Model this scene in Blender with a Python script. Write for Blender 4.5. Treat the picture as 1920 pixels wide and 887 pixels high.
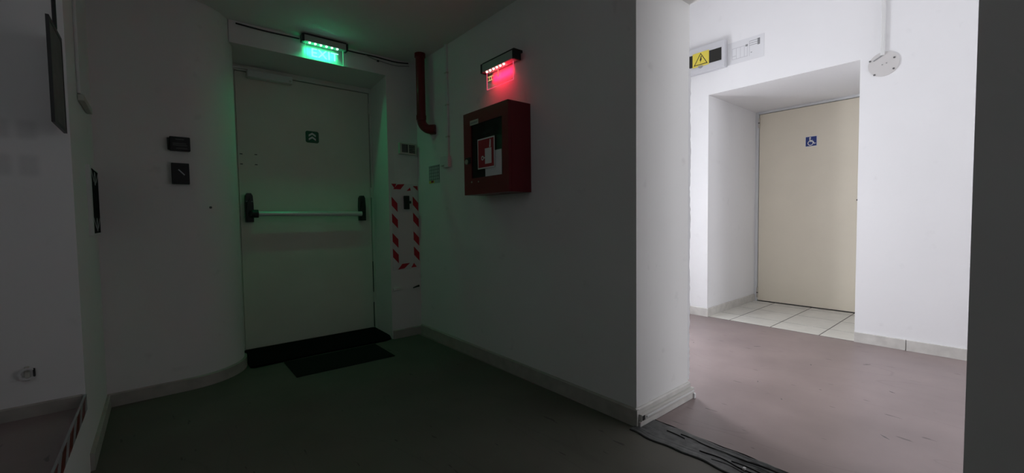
import bpy, bmesh, math, random
from mathutils import Vector, Matrix
random.seed(7)
for o in list(bpy.data.objects): bpy.data.objects.remove(o)
sc = bpy.context.scene
C = sc.collection

# ------------------------------------------------------------------ camera
F_PX, YAW, PITCH, ROLL = 793.654, math.radians(39.8416), math.radians(2.5200), math.radians(-0.8018)
cam_d = bpy.data.cameras.new('camera'); cam = bpy.data.objects.new('camera', cam_d); C.objects.link(cam)
cam_d.sensor_fit = 'HORIZONTAL'; cam_d.sensor_width = 36.0; cam_d.lens = F_PX / 1920 * 36.0
cam_d.clip_start = 0.02; cam_d.clip_end = 60
fw = Vector((math.sin(YAW)*math.cos(PITCH), math.cos(YAW)*math.cos(PITCH), -math.sin(PITCH)))
r0 = Vector((math.cos(YAW), -math.sin(YAW), 0)); u0 = r0.cross(fw)
rr = r0*math.cos(ROLL) + u0*math.sin(ROLL); uu = -r0*math.sin(ROLL) + u0*math.cos(ROLL)
M = Matrix((rr, uu, -fw)).transposed().to_4x4(); M.translation = Vector((0, 0, 1.0))
cam.matrix_world = M
sc.camera = cam

# ------------------------------------------------------------------ world, daylight, exposure
w = bpy.data.worlds.new('world'); sc.world = w; w.use_nodes = True
w.node_tree.nodes['Background'].inputs[0].default_value = (0.80, 0.86, 1.0, 1)
w.node_tree.nodes['Background'].inputs[1].default_value = 0.6
sc.view_settings.view_transform = 'Standard'; sc.view_settings.look = 'None'
sc.view_settings.gamma = 1.0; sc.view_settings.use_curve_mapping = False
sc.view_settings.exposure = 0.0

def area_light(name, loc, direction, sx, sy, power, col):
    d = bpy.data.lights.new(name, 'AREA'); d.shape = 'RECTANGLE'; d.size = sx; d.size_y = sy
    d.energy = power; d.color = col
    o = bpy.data.objects.new(name, d); C.objects.link(o); o.location = loc
    o.rotation_euler = Vector(direction).to_track_quat('-Z', 'Z').to_euler()
    return o
# daylight through the corridor's end window, then three added fill lights at unseen windows
area_light('daylight_corridor_end', (2.92, 2.80, 1.08), (0, -1, 0), 0.55, 1.94, 66, (0.93, 0.94, 1.0))
area_light('fill_corridor_rear', (3.15, -3.12, 1.75), (0, 1, 0), 1.2, 1.3, 47, (0.95, 0.95, 1.0))  # fill added for the faces turned away from the end window
area_light('fill_lobby_rear', (0.75, -2.62, 1.75), (0, 1, 0), 0.9, 0.7, 0.4, (1.0, 0.97, 0.90))  # fill added behind the viewer to lift the dark lobby
area_light('fill_recess', (-1.46, 1.0, 1.65), (1, 0, 0), 0.9, 0.8, 0.34, (1.0, 0.90, 0.76))  # fill added to brighten the cabinet wall and the lobby ceiling

# ------------------------------------------------------------------ helpers
def lin(c):
    return tuple((v/12.92 if v <= 0.04045 else ((v+0.055)/1.055)**2.4) for v in [x/255 for x in c])
def new_mat(name):
    m = bpy.data.materials.new(name); m.use_nodes = True
    return m, m.node_tree.nodes, m.node_tree.links, m.node_tree.nodes['Principled BSDF']
def plain(name, col, rough=0.6, metal=0.0, var=0.0, scale=20, bump=0.0, spec=0.5):
    m, n, l, b = new_mat(name)
    b.inputs['Base Color'].default_value = (*col, 1); b.inputs['Roughness'].default_value = rough
    b.inputs['Metallic'].default_value = metal; b.inputs['Specular IOR Level'].default_value = spec
    if var or bump:
        g = n.new('ShaderNodeNewGeometry'); t = n.new('ShaderNodeTexNoise'); t.inputs['Scale'].default_value = scale; t.inputs['Detail'].default_value = 5
        l.new(g.outputs['Position'], t.inputs['Vector'])
        if var:
            r = n.new('ShaderNodeValToRGB')
            r.color_ramp.elements[0].position = 0.3; r.color_ramp.elements[1].position = 0.7
            r.color_ramp.elements[0].color = (*[max(0, c*(1-var)) for c in col], 1)
            r.color_ramp.elements[1].color = (*[min(1, c*(1+var)) for c in col], 1)
            l.new(t.outputs['Fac'], r.inputs['Fac']); l.new(r.outputs['Color'], b.inputs['Base Color'])
        if bump:
            bp = n.new('ShaderNodeBump'); bp.inputs['Strength'].default_value = bump; bp.inputs['Distance'].default_value = 0.004
            l.new(t.outputs['Fac'], bp.inputs['Height']); l.new(bp.outputs['Normal'], b.inputs['Normal'])
    return m
def emit(name, col, strength):
    m, n, l, b = new_mat(name)
    b.inputs['Base Color'].default_value = (0, 0, 0, 1); b.inputs['Emission Color'].default_value = (*col, 1)
    b.inputs['Emission Strength'].default_value = strength
    return m

def wall_paint(name, col, soft_squares=None, rub=0.06):
    """matt emulsion: fine roller bump, broad faint tone changes, scattered rubs"""
    m, n, l, b = new_mat(name)
    g = n.new('ShaderNodeNewGeometry')
    t1 = n.new('ShaderNodeTexNoise'); t1.inputs['Scale'].default_value = 1.7; t1.inputs['Detail'].default_value = 4
    t2 = n.new('ShaderNodeTexNoise'); t2.inputs['Scale'].default_value = 55; t2.inputs['Detail'].default_value = 3
    t3 = n.new('ShaderNodeTexNoise'); t3.inputs['Scale'].default_value = 9; t3.inputs['Detail'].default_value = 6
    for t in (t1, t2, t3): l.new(g.outputs['Position'], t.inputs['Vector'])
    r = n.new('ShaderNodeValToRGB'); r.color_ramp.elements[0].position = 0.35; r.color_ramp.elements[1].position = 0.65
    r.color_ramp.elements[0].color = (*[c*(1-rub*0.6) for c in col], 1); r.color_ramp.elements[1].color = (*col, 1)
    l.new(t1.outputs['Fac'], r.inputs['Fac'])
    mr = n.new('ShaderNodeMapRange'); mr.inputs['From Min'].default_value = 0.66; mr.inputs['From Max'].default_value = 0.74; mr.inputs['To Max'].default_value = rub*1.6
    l.new(t3.outputs['Fac'], mr.inputs['Value'])
    mx = n.new('ShaderNodeMix'); mx.data_type = 'RGBA'; mx.inputs['B'].default_value = (0.25, 0.24, 0.23, 1)
    l.new(mr.outputs['Result'], mx.inputs['Factor']); l.new(r.outputs['Color'], mx.inputs['A'])
    last = mx.outputs['Result']
    if soft_squares:                      # soft-edged darker squares over the paint
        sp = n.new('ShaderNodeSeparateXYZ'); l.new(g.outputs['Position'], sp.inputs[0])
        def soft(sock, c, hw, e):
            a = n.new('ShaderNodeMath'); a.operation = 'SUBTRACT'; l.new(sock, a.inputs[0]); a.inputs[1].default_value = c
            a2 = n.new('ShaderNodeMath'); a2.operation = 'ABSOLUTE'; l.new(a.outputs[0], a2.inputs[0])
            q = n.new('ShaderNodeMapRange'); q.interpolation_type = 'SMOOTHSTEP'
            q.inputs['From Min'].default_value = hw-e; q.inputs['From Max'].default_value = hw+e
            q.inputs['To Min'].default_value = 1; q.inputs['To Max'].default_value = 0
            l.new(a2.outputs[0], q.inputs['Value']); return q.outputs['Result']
        for (cx, cz, hx, hz) in soft_squares:
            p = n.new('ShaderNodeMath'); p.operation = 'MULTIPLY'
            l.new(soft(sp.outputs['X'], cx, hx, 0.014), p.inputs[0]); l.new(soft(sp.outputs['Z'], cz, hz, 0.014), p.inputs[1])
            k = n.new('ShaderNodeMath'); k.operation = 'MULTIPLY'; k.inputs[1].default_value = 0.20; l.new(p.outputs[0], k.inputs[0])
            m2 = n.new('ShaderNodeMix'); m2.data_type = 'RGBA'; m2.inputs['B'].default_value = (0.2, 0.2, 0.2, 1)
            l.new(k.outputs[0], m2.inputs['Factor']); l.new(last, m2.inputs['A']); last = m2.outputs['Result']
    l.new(last, b.inputs['Base Color']); b.inputs['Roughness'].default_value = 0.75; b.inputs['Specular IOR Level'].default_value = 0.3
    bp = n.new('ShaderNodeBump'); bp.inputs['Strength'].default_value = 0.12; bp.inputs['Distance'].default_value = 0.003
    l.new(t2.outputs['Fac'], bp.inputs['Height']); l.new(bp.outputs['Normal'], b.inputs['Normal'])
    return m

def lino(name, col, rough):
    """sheet vinyl: mottled, small dark scuffs and a few long scratches"""
    m, n, l, b = new_mat(name)
    g = n.new('ShaderNodeNewGeometry')
    t1 = n.new('ShaderNodeTexNoise'); t1.inputs['Scale'].default_value = 3.0; t1.inputs['Detail'].default_value = 6
    t2 = n.new('ShaderNodeTexNoise'); t2.inputs['Scale'].default_value = 14; t2.inputs['Detail'].default_value = 2
    mp = n.new('ShaderNodeMapping'); mp.inputs['Scale'].default_value = (2.2, 0.5, 1); mp.inputs['Rotation'].default_value = (0, 0, 0.5)
    l.new(g.outputs['Position'], mp.inputs['Vector']); l.new(g.outputs['Position'], t1.inputs['Vector']); l.new(mp.outputs['Vector'], t2.inputs['Vector'])
    r = n.new('ShaderNodeValToRGB'); r.color_ramp.elements[0].position = 0.3; r.color_ramp.elements[1].position = 0.7
    r.color_ramp.elements[0].color = (*[c*0.86 for c in col], 1); r.color_ramp.elements[1].color = (*[c*1.08 for c in col], 1)
    l.new(t1.outputs['Fac'], r.inputs['Fac'])
    mr = n.new('ShaderNodeMapRange'); mr.inputs['From Min'].default_value = 0.70; mr.inputs['From Max'].default_value = 0.73; mr.inputs['To Max'].default_value = 0.75
    l.new(t2.outputs['Fac'], mr.inputs['Value'])
    mx = n.new('ShaderNodeMix'); mx.data_type = 'RGBA'; mx.inputs['B'].default_value = (*[c*0.3 for c in col], 1)
    l.new(mr.outputs['Result'], mx.inputs['Factor']); l.new(r.outputs['Color'], mx.inputs['A'])
    # scratches: thin iso-lines of a stretched noise, broken up by another noise
    t4 = n.new('ShaderNodeTexNoise'); t4.inputs['Scale'].default_value = 1.3; t4.inputs['Detail'].default_value = 1
    l.new(mp.outputs['Vector'], t4.inputs['Vector'])
    a = n.new('ShaderNodeMath'); a.operation = 'SUBTRACT'; a.inputs[1].default_value = 0.5; l.new(t4.outputs['Fac'], a.inputs[0])
    a2 = n.new('ShaderNodeMath'); a2.operation = 'ABSOLUTE'; l.new(a.outputs[0], a2.inputs[0])
    q = n.new('ShaderNodeMapRange'); q.inputs['From Min'].default_value = 0.0; q.inputs['From Max'].default_value = 0.004; q.inputs['To Min'].default_value = 0.35; q.inputs['To Max'].default_value = 0
    l.new(a2.outputs[0], q.inputs['Value'])
    k = n.new('ShaderNodeMath'); k.operation = 'MULTIPLY'; l.new(q.outputs['Result'], k.inputs[0]); l.new(t1.outputs['Fac'], k.inputs[1])
    m2 = n.new('ShaderNodeMix'); m2.data_type = 'RGBA'; m2.inputs['B'].default_value = (*[c*0.35 for c in col], 1)
    l.new(k.outputs[0], m2.inputs['Factor']); l.new(mx.outputs['Result'], m2.inputs['A'])
    l.new(m2.outputs['Result'], b.inputs['Base Color']); b.inputs['Roughness'].default_value = rough
    return m

def clear(name, tint, keep):
    """clear acrylic / glass: mostly transparent with a thin reflection"""
    m, n, l, b = new_mat(name)
    n.remove(b); out = [x for x in n if x.type == 'OUTPUT_MATERIAL'][0]
    tr = n.new('ShaderNodeBsdfTransparent'); tr.inputs[0].default_value = (*tint, 1)
    gl = n.new('ShaderNodeBsdfGlossy'); gl.inputs['Roughness'].default_value = 0.06
    mx = n.new('ShaderNodeMixShader'); mx.inputs[0].default_value = keep
    l.new(tr.outputs[0], mx.inputs[1]); l.new(gl.outputs[0], mx.inputs[2]); l.new(mx.outputs[0], out.inputs[0])
    return m

MAT = dict(
    wall=wall_paint('white_emulsion', (0.85, 0.84, 0.82), rub=0.07),
    wall_lit=wall_paint('corridor_emulsion', (0.90, 0.895, 0.905), rub=0.035),
    wall_mark=wall_paint('marked_emulsion', (0.85, 0.84, 0.82), soft_squares=[(-.36, 1.350, .025, .034), (-.36, 1.219, .025, .038), (-.425, 1.350, .022, .034), (-.425, 1.219, .022, .038)]),
    ceil=wall_paint('ceiling_emulsion', (0.87, 0.86, 0.83), rub=0.03),
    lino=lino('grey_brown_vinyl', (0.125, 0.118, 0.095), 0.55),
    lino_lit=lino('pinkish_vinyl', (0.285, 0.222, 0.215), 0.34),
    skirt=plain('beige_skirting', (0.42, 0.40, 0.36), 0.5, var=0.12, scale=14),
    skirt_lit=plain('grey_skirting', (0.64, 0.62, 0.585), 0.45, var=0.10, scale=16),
    tile=plain('cream_floor_tile', (0.74, 0.72, 0.66), 0.3, var=0.06, scale=9),
    grout=plain('grey_grout', (0.17, 0.16, 0.15), 0.9),
    door=plain('painted_steel_door', (0.80, 0.79, 0.70), 0.5, var=0.04, scale=3),
    frame=plain('painted_frame', (0.74, 0.74, 0.68), 0.5),
    cream=plain('cream_laminate_door', (0.86, 0.79, 0.65), 0.45, var=0.03, scale=2),
    frame_w=plain('white_door_frame', (0.72, 0.73, 0.74), 0.4),
    steel=plain('satin_steel', (0.55, 0.52, 0.48), 0.35, 0.9),
    alu=plain('anodised_aluminium', (0.46, 0.47, 0.45), 0.5, 0.35),
    tube=plain('satin_push_bar', (0.72, 0.74, 0.74), 0.35, 0.25),
    black=plain('black_plastic', (0.010, 0.010, 0.011), 0.45),
    dark=plain('dark_plastic', (0.035, 0.035, 0.035), 0.5),
    darkgrey=plain('dark_grey_print', (0.12, 0.12, 0.12), 0.6),
    midgrey=plain('mid_grey_print', (0.33, 0.33, 0.34), 0.6),
    palegrey=plain('pale_grey_print', (0.52, 0.52, 0.55), 0.7),
    white=plain('white_plastic', (0.76, 0.76, 0.75), 0.4),
    plate=plain('plate_white', (0.66, 0.64, 0.63), 0.5), casew=plain('board_case_white', (0.64, 0.64, 0.67), 0.45), trunk=plain('trunking_beige', (0.60, 0.58, 0.54), 0.4),
    offw=plain('yellowed_plastic', (0.55, 0.55, 0.48), 0.5),
    paper=plain('white_paper', (0.78, 0.78, 0.80), 0.8),
    red=plain('red_enamel', (0.17, 0.005, 0.014), 0.35),
    pipe=plain('red_pipe_paint', (0.15, 0.006, 0.009), 0.3),
    signred=plain('sign_red', (0.36, 0.012, 0.03), 0.5),
    tapered=plain('tape_red', (0.50, 0.010, 0.03), 0.5),
    tapewhite=plain('tape_white', (0.74, 0.73, 0.73), 0.5),
    green=plain('sign_green', (0.004, 0.13, 0.065), 0.5),
    blue=plain('sign_blue', (0.015, 0.04, 0.22), 0.5),
    signwhite=plain('sign_white', (0.80, 0.80, 0.80), 0.5),
    yellow=plain('warning_yellow', (0.80, 0.66, 0.09), 0.5),
    rubber=plain('black_rubber_mat', (0.004, 0.004, 0.004), 0.95, var=0.5, scale=150, bump=0.8, spec=0.1),
    mat=plain('charcoal_mat', (0.018, 0.018, 0.016), 0.95, var=0.4, scale=220, bump=0.9, spec=0.1),
    strip=plain('grey_tape', (0.105, 0.108, 0.105), 0.5, var=0.35, scale=30, bump=0.3),
    stripline=plain('black_edge_or_crease', (0.006, 0.006, 0.006), 0.8),
    cable=plain('black_cable', (0.02, 0.02, 0.02), 0.6),
    cablew=plain('grey_cable', (0.4, 0.4, 0.38), 0.6),
    glass=clear('window_glass', (0.97, 0.98, 0.98), 0.05),
    cabglass=clear('cabinet_glass', (0.62, 0.66, 0.66), 0.06),
    smoked=plain('smoked_window', (0.016, 0.016, 0.013), 0.2),
    acr=clear('clear_acrylic', (0.96, 0.98, 0.97), 0.04),
    hose=plain('hose_canvas', (0.30, 0.29, 0.26), 0.9),
    inside=plain('cabinet_inside', (0.10, 0.10, 0.09), 0.7),
    board=plain('framed_sheet', (0.17, 0.165, 0.155), 0.8, var=0.2, scale=10),
    motif=plain('dark_print', (0.012, 0.012, 0.012), 0.9, var=0.9, scale=45, spec=0.05),
    window=plain('window_frame_white', (0.8, 0.8, 0.8), 0.4),
    led_g=emit('green_led', (0.55, 1.0, 0.85), 3.2), led_r=emit('red_led', (1.0, 0.62, 0.55), 3.2),
    etch_g=emit('green_edge_lit_etching', (0.35, 1.0, 0.90), 1.3), edge_g=emit('green_lit_edge', (0.10, 1.0, 0.35), 0.8),
    etch_r=emit('red_edge_lit_etching', (1.0, 0.20, 0.14), 0.9), edge_r=emit('red_lit_edge', (1.0, 0.10, 0.20), 0.9),
    etch_y=emit('yellow_edge_lit_etching', (1.0, 0.66, 0.22), 0.9),
)
ORG = {}
class S:
    """shape collector in world coordinates"""
    def __init__(s): s.v = []; s.f = []
    def add(s, vs, fs):
        k = len(s.v); s.v += [Vector(p) for p in vs]; s.f += [tuple(i+k for i in f) for f in fs]; return s
class Fr:
    """wall frame: a to the right along the wall, b up, c out of the wall"""
    def __init__(s, o, u, n): s.o = Vector(o); s.u = Vector(u).normalized(); s.n = Vector(n).normalized(); s.z = s.u.cross(s.n) * (1 if abs(s.u.cross(s.n).z) < .5 or s.u.cross(s.n).z > 0 else -1)
    def p(s, a, b, c): return s.o + s.u*a + s.z*b + s.n*c
WORLD = Fr((0, 0, 0), (1, 0, 0), (0, -1, 0))
def box(fr, a0, a1, b0, b1, c0, c1, bev=0.0, sh=None):
    sh = sh or S()
    bm = bmesh.new(); vs = []
    for a in (a0, a1):
        for b in (b0, b1):
            for c in (c0, c1): vs.append(bm.verts.new(fr.p(a, b, c)))
    for f in ((0,1,3,2),(4,6,7,5),(0,4,5,1),(2,3,7,6),(0,2,6,4),(1,5,7,3)): bm.faces.new([vs[i] for i in f])
    if bev > 0: bmesh.ops.bevel(bm, geom=list(bm.edges), offset=bev, segments=2, profile=0.5, affect='EDGES')
    bmesh.ops.recalc_face_normals(bm, faces=bm.faces); bm.verts.index_update()
    sh.add([v.co.copy() for v in bm.verts], [[v.index for v in f.verts] for f in bm.faces]); bm.free(); return sh
def wbox(x0, x1, y0, y1, z0, z1, bev=0.0, sh=None):
    return box(Fr((0,0,0), (1,0,0), (0,1,0)), x0, x1, z0, z1, y0, y1, bev, sh)
def prism(fr, pts, c0, c1, sh=None):
    sh = sh or S(); n = len(pts)
    vs = [fr.p(a, b, c0) for a, b in pts] + [fr.p(a, b, c1) for a, b in pts]
    sh.add(vs, [tuple(range(n)), tuple(range(2*n-1, n-1, -1))] + [(i, (i+1) % n, n+(i+1) % n, n+i) for i in range(n)]); return sh
def plan(pts, z0, z1, sh=None):
    sh = sh or S(); n = len(pts)
    vs = [(x, y, z0) for x, y in pts] + [(x, y, z1) for x, y in pts]
    sh.add(vs, [tuple(range(n)), tuple(range(2*n-1, n-1, -1))] + [(i, (i+1) % n, n+(i+1) % n, n+i) for i in range(n)]); return sh
def ring(fr, ca, cb, r0, r1, c0, c1, n=24, t0=0, t1=2*math.pi, sh=None):
    sh = sh or S(); full = abs(t1-t0-2*math.pi) < 1e-6; k = n if full else n+1
    vs = []
    for i in range(k):
        t = t0+(t1-t0)*i/n
        for r in (r0, r1):
            for c in (c0, c1): vs.append(fr.p(ca+r*math.cos(t), cb+r*math.sin(t), c))
    fs = []
    for i in range(n):
        j = (i+1) % k; a, b = 4*i, 4*j
        fs += [(a, b, b+2, a+2), (a+1, a+3, b+3, b+1), (a, a+1, b+1, b), (a+2, b+2, b+3, a+3)]
    if not full: fs += [(0, 2, 3, 1), (4*n, 4*n+1, 4*n+3, 4*n+2)]
    sh.add(vs, fs); return sh
def disc(fr, ca, cb, r, c0, c1, n=24, sh=None):
    return prism(fr, [(ca+r*math.cos(2*math.pi*i/n), cb+r*math.sin(2*math.pi*i/n)) for i in range(n)], c0, c1, sh)
def bar(fr, p, q, wd, c0, c1, sh=None):
    d = Vector((q[0]-p[0], q[1]-p[1])).normalized(); nx, ny = -d.y*wd/2, d.x*wd/2
    return prism(fr, [(p[0]+nx, p[1]+ny), (q[0]+nx, q[1]+ny), (q[0]-nx, q[1]-ny), (p[0]-nx, p[1]-ny)], c0, c1, sh)
def tube(path, r, n=10, sh=None):
    sh = sh or S(); path = [Vector(p) for p in path]; vs = []; rs = r if isinstance(r, list) else [r]*len(path)
    t = (path[1]-path[0]).normalized(); up = Vector((0, 0, 1)) if abs(t.z) < .9 else Vector((1, 0, 0))
    a = t.cross(up).normalized()
    for i, p in enumerate(path):
        t = (path[min(i+1, len(path)-1)]-path[max(i-1, 0)]).normalized()
        a = (a - t*a.dot(t)).normalized(); b = t.cross(a)
        vs += [p + (a*math.cos(2*math.pi*k/n) + b*math.sin(2*math.pi*k/n))*rs[i] for k in range(n)]
    fs = [(i*n+k, i*n+(k+1) % n, (i+1)*n+(k+1) % n, (i+1)*n+k) for i in range(len(path)-1) for k in range(n)]
    fs += [tuple(range(n-1, -1, -1)), tuple(range((len(path)-1)*n, len(path)*n))]
    sh.add(vs, fs); return sh
def text(fr, txt, a, b, size, c0, c1, width=None, sh=None):
    sh = sh or S()
    cu = bpy.data.curves.new('lettering', 'FONT'); cu.body = txt; cu.size = size; cu.extrude = 0.5; cu.resolution_u = 2
    to = bpy.data.objects.new('lettering', cu); C.objects.link(to); bpy.context.view_layer.update()
    me = bpy.data.meshes.new_from_object(to.evaluated_get(bpy.context.evaluated_depsgraph_get()))
    xs = [v.co.x for v in me.vertices]; x0, x1 = min(xs), max(xs); k = (width/(x1-x0)) if width else 1
    sh.add([fr.p(a+(v.co.x-x0)*k, b+v.co.y, c0 if v.co.z < 0 else c1) for v in me.vertices], [tuple(p.vertices) for p in me.polygons])
    bpy.data.objects.remove(to); bpy.data.curves.remove(cu); bpy.data.meshes.remove(me); return sh
def obj(name, sh, mat, parent=None, smooth=None, kind=None, label=None):
    if parent: org = ORG[parent]
    else:
        xs = [p.x for p in sh.v]; ys = [p.y for p in sh.v]; zs = [p.z for p in sh.v]
        org = Vector(((min(xs)+max(xs))/2, (min(ys)+max(ys))/2, min(zs)))
    me = bpy.data.meshes.new(name); me.from_pydata([p-org for p in sh.v], [], sh.f); me.validate()
    bm = bmesh.new(); bm.from_mesh(me); bmesh.ops.recalc_face_normals(bm, faces=bm.faces); bm.to_mesh(me); bm.free()
    me.materials.append(MAT[mat])
    if smooth:
        me.shade_smooth(); me.set_sharp_from_angle(angle=math.radians(smooth))
    o = bpy.data.objects.new(name, me); C.objects.link(o); ORG[o] = org
    if parent: o.parent = parent
    else: o.location = org
    if kind: o['kind'] = kind
    if label: o['label'] = label
    return o
def thing(name, label, cat, base, group=None, kind=None):
    o = bpy.data.objects.new(name, None); C.objects.link(o); o.location = base; o.empty_display_size = 0.05
    ORG[o] = Vector(base); tag(o, label, cat, group, kind); return o
def tag(o, label=None, cat=None, group=None, kind=None):
    if label: o['label'] = label
    if cat: o['category'] = cat
    if group: o['group'] = group
    if kind: o['kind'] = kind
    return o
def struct(name, sh, mat, label, cat, parent=None, smooth=None):
    o = obj(name, sh, mat, parent, smooth); o['kind'] = 'structure'
    if label: o['label'] = label
    if cat: o['category'] = cat
    return o

# ------------------------------------------------------------------ the setting
XC, XB, YD, ZC = 1.72, 2.20, 3.336, 2.32      # lobby side wall, its corridor face, exit wall, lobby ceiling
YJ0, YJ1, ZH = 0.084, 1.145, 2.112            # opening between lobby and corridor
XL, YN = -0.248, 2.36                         # left wall plane, edge of the left recess
XW, XR = 4.125, 5.29                          # corridor wall, back of its door recess
ZK = 3.30                                     # corridor ceiling
YE = 3.78                                     # exit door plane
ZL = 2.175                                    # exit lintel

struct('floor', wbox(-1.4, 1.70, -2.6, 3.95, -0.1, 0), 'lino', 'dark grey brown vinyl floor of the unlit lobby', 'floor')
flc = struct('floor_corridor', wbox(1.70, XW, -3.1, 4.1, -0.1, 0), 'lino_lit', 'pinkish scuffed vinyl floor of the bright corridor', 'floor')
struct('ceiling', wbox(-1.4, XC+.04, -2.6, 4.2, ZC, ZC+0.12), 'ceil', 'dim white ceiling over the lobby with green and red glow', 'ceiling')
struct('ceiling_corridor', wbox(XC, XW+0.2, -3.2, 4.2, ZK, ZK+0.1), 'wall_lit', 'white ceiling high over the corridor', 'ceiling')
# side wall with the opening
sh = plan([(1.712, YJ1), (XB, YJ1), (XB, 4.2), (1.748, 4.2)], 0, ZK); wbox(XC, XB, YJ0, YJ1, ZH, ZK, sh=sh); wbox(XC, XB, -3.2, YJ0, 0, ZK, sh=sh)
wr = struct('wall_right', sh, 'wall', 'thick white wall with the opening to the corridor, carrying the red cabinet', 'wall')
# ragged chipped plaster along the corridor-side corner of the opening
sh = S(); n = 90; rows = []
for i in range(n+1):
    z = 0.10 + (1.78-0.10)*i/n
    k = 0.008*random.random() + 0.003*(1+math.sin(i*0.31))*0.5
    rows.append([(XB-0.010, YJ1+0.001, z), (XB+0.002+k, YJ1-0.003-k*0.3, z), (XB+0.004+k, YJ1+0.012, z), (XB, YJ1+0.05, z)])
vs = [p for r in rows for p in r]
fs = [(4*i+j, 4*i+j+1, 4*i+j+5, 4*i+j+4) for i in range(n) for j in range(3)]
struct('corner_plaster', sh.add(vs, fs), 'wall_lit', None, None, parent=wr)
# exit wall: header above the door recess and the pier to its right, splayed reveal
sh = plan([(1.468, YD), (XC+.03, YD), (XC+.03, 4.2), (1.515, 4.2), (1.515, YE)], 0, ZC); plan([(0.40, YD), (1.47, YD), (1.515, YE), (1.515, 4.2), (0.40, 4.2)], ZL, ZC, sh)
struct('wall_far', sh, 'wall', 'white wall around the recessed emergency exit door', 'wall')
# rounded wall left of the exit
CR, CX, CY = 0.33, 0.10, 3.485
arc = [(CX+CR*math.sin(math.radians(a)), CY-CR*math.cos(math.radians(a))) for a in range(0, 91, 4)] + [(CX+CR, CY)]
struct('wall_curved', plan([(-1.4, CY-CR)] + [(XL, CY-CR)] + arc + [(CX+CR, YE), (CX+CR, 4.2), (-1.4, 4.2)], 0, ZC), 'wall', 'white wall with rounded corner left of the exit door', 'wall', smooth=30)
sh = wbox(-1.4, XL, YN, CY-CR, 0, ZC)
struct('wall_left', sh, 'wall_mark', 'white wall at the left, its end face marked by four soft darker squares', 'wall')
sh = wbox(-1.4, -1.25, 0.2, YN, 0.28, 1.2); wbox(-1.4, -1.25, 0.2, YN, 2.1, ZC, sh=sh); wbox(-1.4, -1.25, 0.2, 0.5, 1.2, 2.1, sh=sh); wbox(-1.4, -1.25, 1.5, YN, 1.2, 2.1, sh=sh); wbox(-1.4, XL, -2.6, 0.2, 0, ZC, sh=sh)
struct('wall_recess', sh, 'wall', 'white wall behind the raised recess at far left', 'wall')
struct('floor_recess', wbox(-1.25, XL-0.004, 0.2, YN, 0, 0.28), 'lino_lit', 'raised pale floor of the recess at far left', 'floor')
struct('wall_end', wbox(0.30, 1.60, YE+0.06, 4.2, 0, ZL), 'wall', None, None)
# rear wall of the lobby, opened for the added fill window
sh = wbox(-1.4, XC, -2.75, -2.6, 0, 1.35); wbox(-1.4, XC, -2.75, -2.6, 2.15, ZC, sh=sh); wbox(-1.4, 0.25, -2.75, -2.6, 1.35, 2.15, sh=sh); wbox(1.25, XC, -2.75, -2.6, 1.35, 2.15, sh=sh)
struct('wall_rear', sh, 'wall', 'white wall behind the viewer with an opening for the added fill window', 'wall')
# corridor wall with the deep door recess
RY0, RY1, RZ = 0.80, 1.952, 2.158
sh = wbox(XW, 5.6, RY1+.0, 4.2, 0, ZK); wbox(XW, 5.6, RY0, RY1, RZ, ZK, sh=sh); wbox(XW, 5.6, -3.2, RY0, 0, ZK, sh=sh); wbox(XR+.05, 5.6, RY0, RY1, 0, RZ, sh=sh)
struct('wall_corridor', sh, 'wall_lit', 'bright white corridor wall with the deep door recess', 'wall')
def end_wall(name, y0, y1, x0, x1, z0, z1, label):
    s_ = wbox(XB, XW, y0, y1, 0, z0); wbox(XB, XW, y0, y1, z1, ZK, sh=s_); wbox(XB, x0, y0, y1, z0, z1, sh=s_); wbox(x1, XW, y0, y1, z0, z1, sh=s_)
    struct(name, s_, 'wall_lit', label, 'wall')
end_wall('wall_corridor_end', 2.60, 2.75, 2.62, 3.22, 0.08, 2.10, 'white end wall of the corridor with a tall window')
end_wall('wall_corridor_rear', -3.05, -2.9, 2.5, 3.8, 1.05, 2.4, 'white rear wall of the corridor with an opening for the added fill window')
def window(name, x0, x1, y, z0, z1, label):
    w_ = thing(name, label, 'window', ((x0+x1)/2, y, z0), kind='structure')
    s_ = wbox(x0, x0+.05, y-.025, y+.025, z0, z1); wbox(x1-.05, x1, y-.025, y+.025, z0, z1, sh=s_); wbox(x0+.05, x1-.05, y-.025, y+.025, z0, z0+.05, sh=s_); wbox(x0+.05, x1-.05, y-.025, y+.025, z1-.05, z1, sh=s_)
    obj('window_frame', s_, 'window', w_); xm = (x0+x1)/2
    obj('mullion', wbox(xm-.02, xm+.02, y-.02, y+.02, z0+.05, z1-.05), 'window', w_)
    for q in ((x0+.05, xm-.02), (xm+.02, x1-.05)): obj('pane', wbox(q[0], q[1], y-.003, y+.003, z0+.05, z1-.05), 'glass', w_)
window('window_1', 2.62, 3.22, 2.67, 0.08, 2.10, 'tall white glazed door window at the end of the corridor')
window('fill_window_corridor', 2.5, 3.8, -2.98, 1.05, 2.4, 'wide white window added at the unseen rear of the corridor for fill light')  # added window, only a housing for the rear corridor fill
window('fill_window_lobby', 0.25, 1.25, -2.68, 1.35, 2.15, 'small white window added in the unseen rear lobby wall for fill light')  # added window, only a housing for the lobby fill

w4 = thing('fill_window_recess', 'small white window added in the unseen wall behind the raised recess for fill light', 'window', (-1.33, 1.0, 1.2), kind='structure')  # added window, only a housing for the recess fill
s_ = wbox(-1.35, -1.31, 0.5, 0.55, 1.2, 2.1); wbox(-1.35, -1.31, 1.45, 1.5, 1.2, 2.1, sh=s_); wbox(-1.35, -1.31, 0.55, 1.45, 1.2, 1.25, sh=s_); wbox(-1.35, -1.31, 0.55, 1.45, 2.05, 2.1, sh=s_)
obj('window_frame', s_, 'window', w4); obj('pane', wbox(-1.333, -1.327, 0.55, 1.45, 1.25, 2.05), 'glass', w4)
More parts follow.
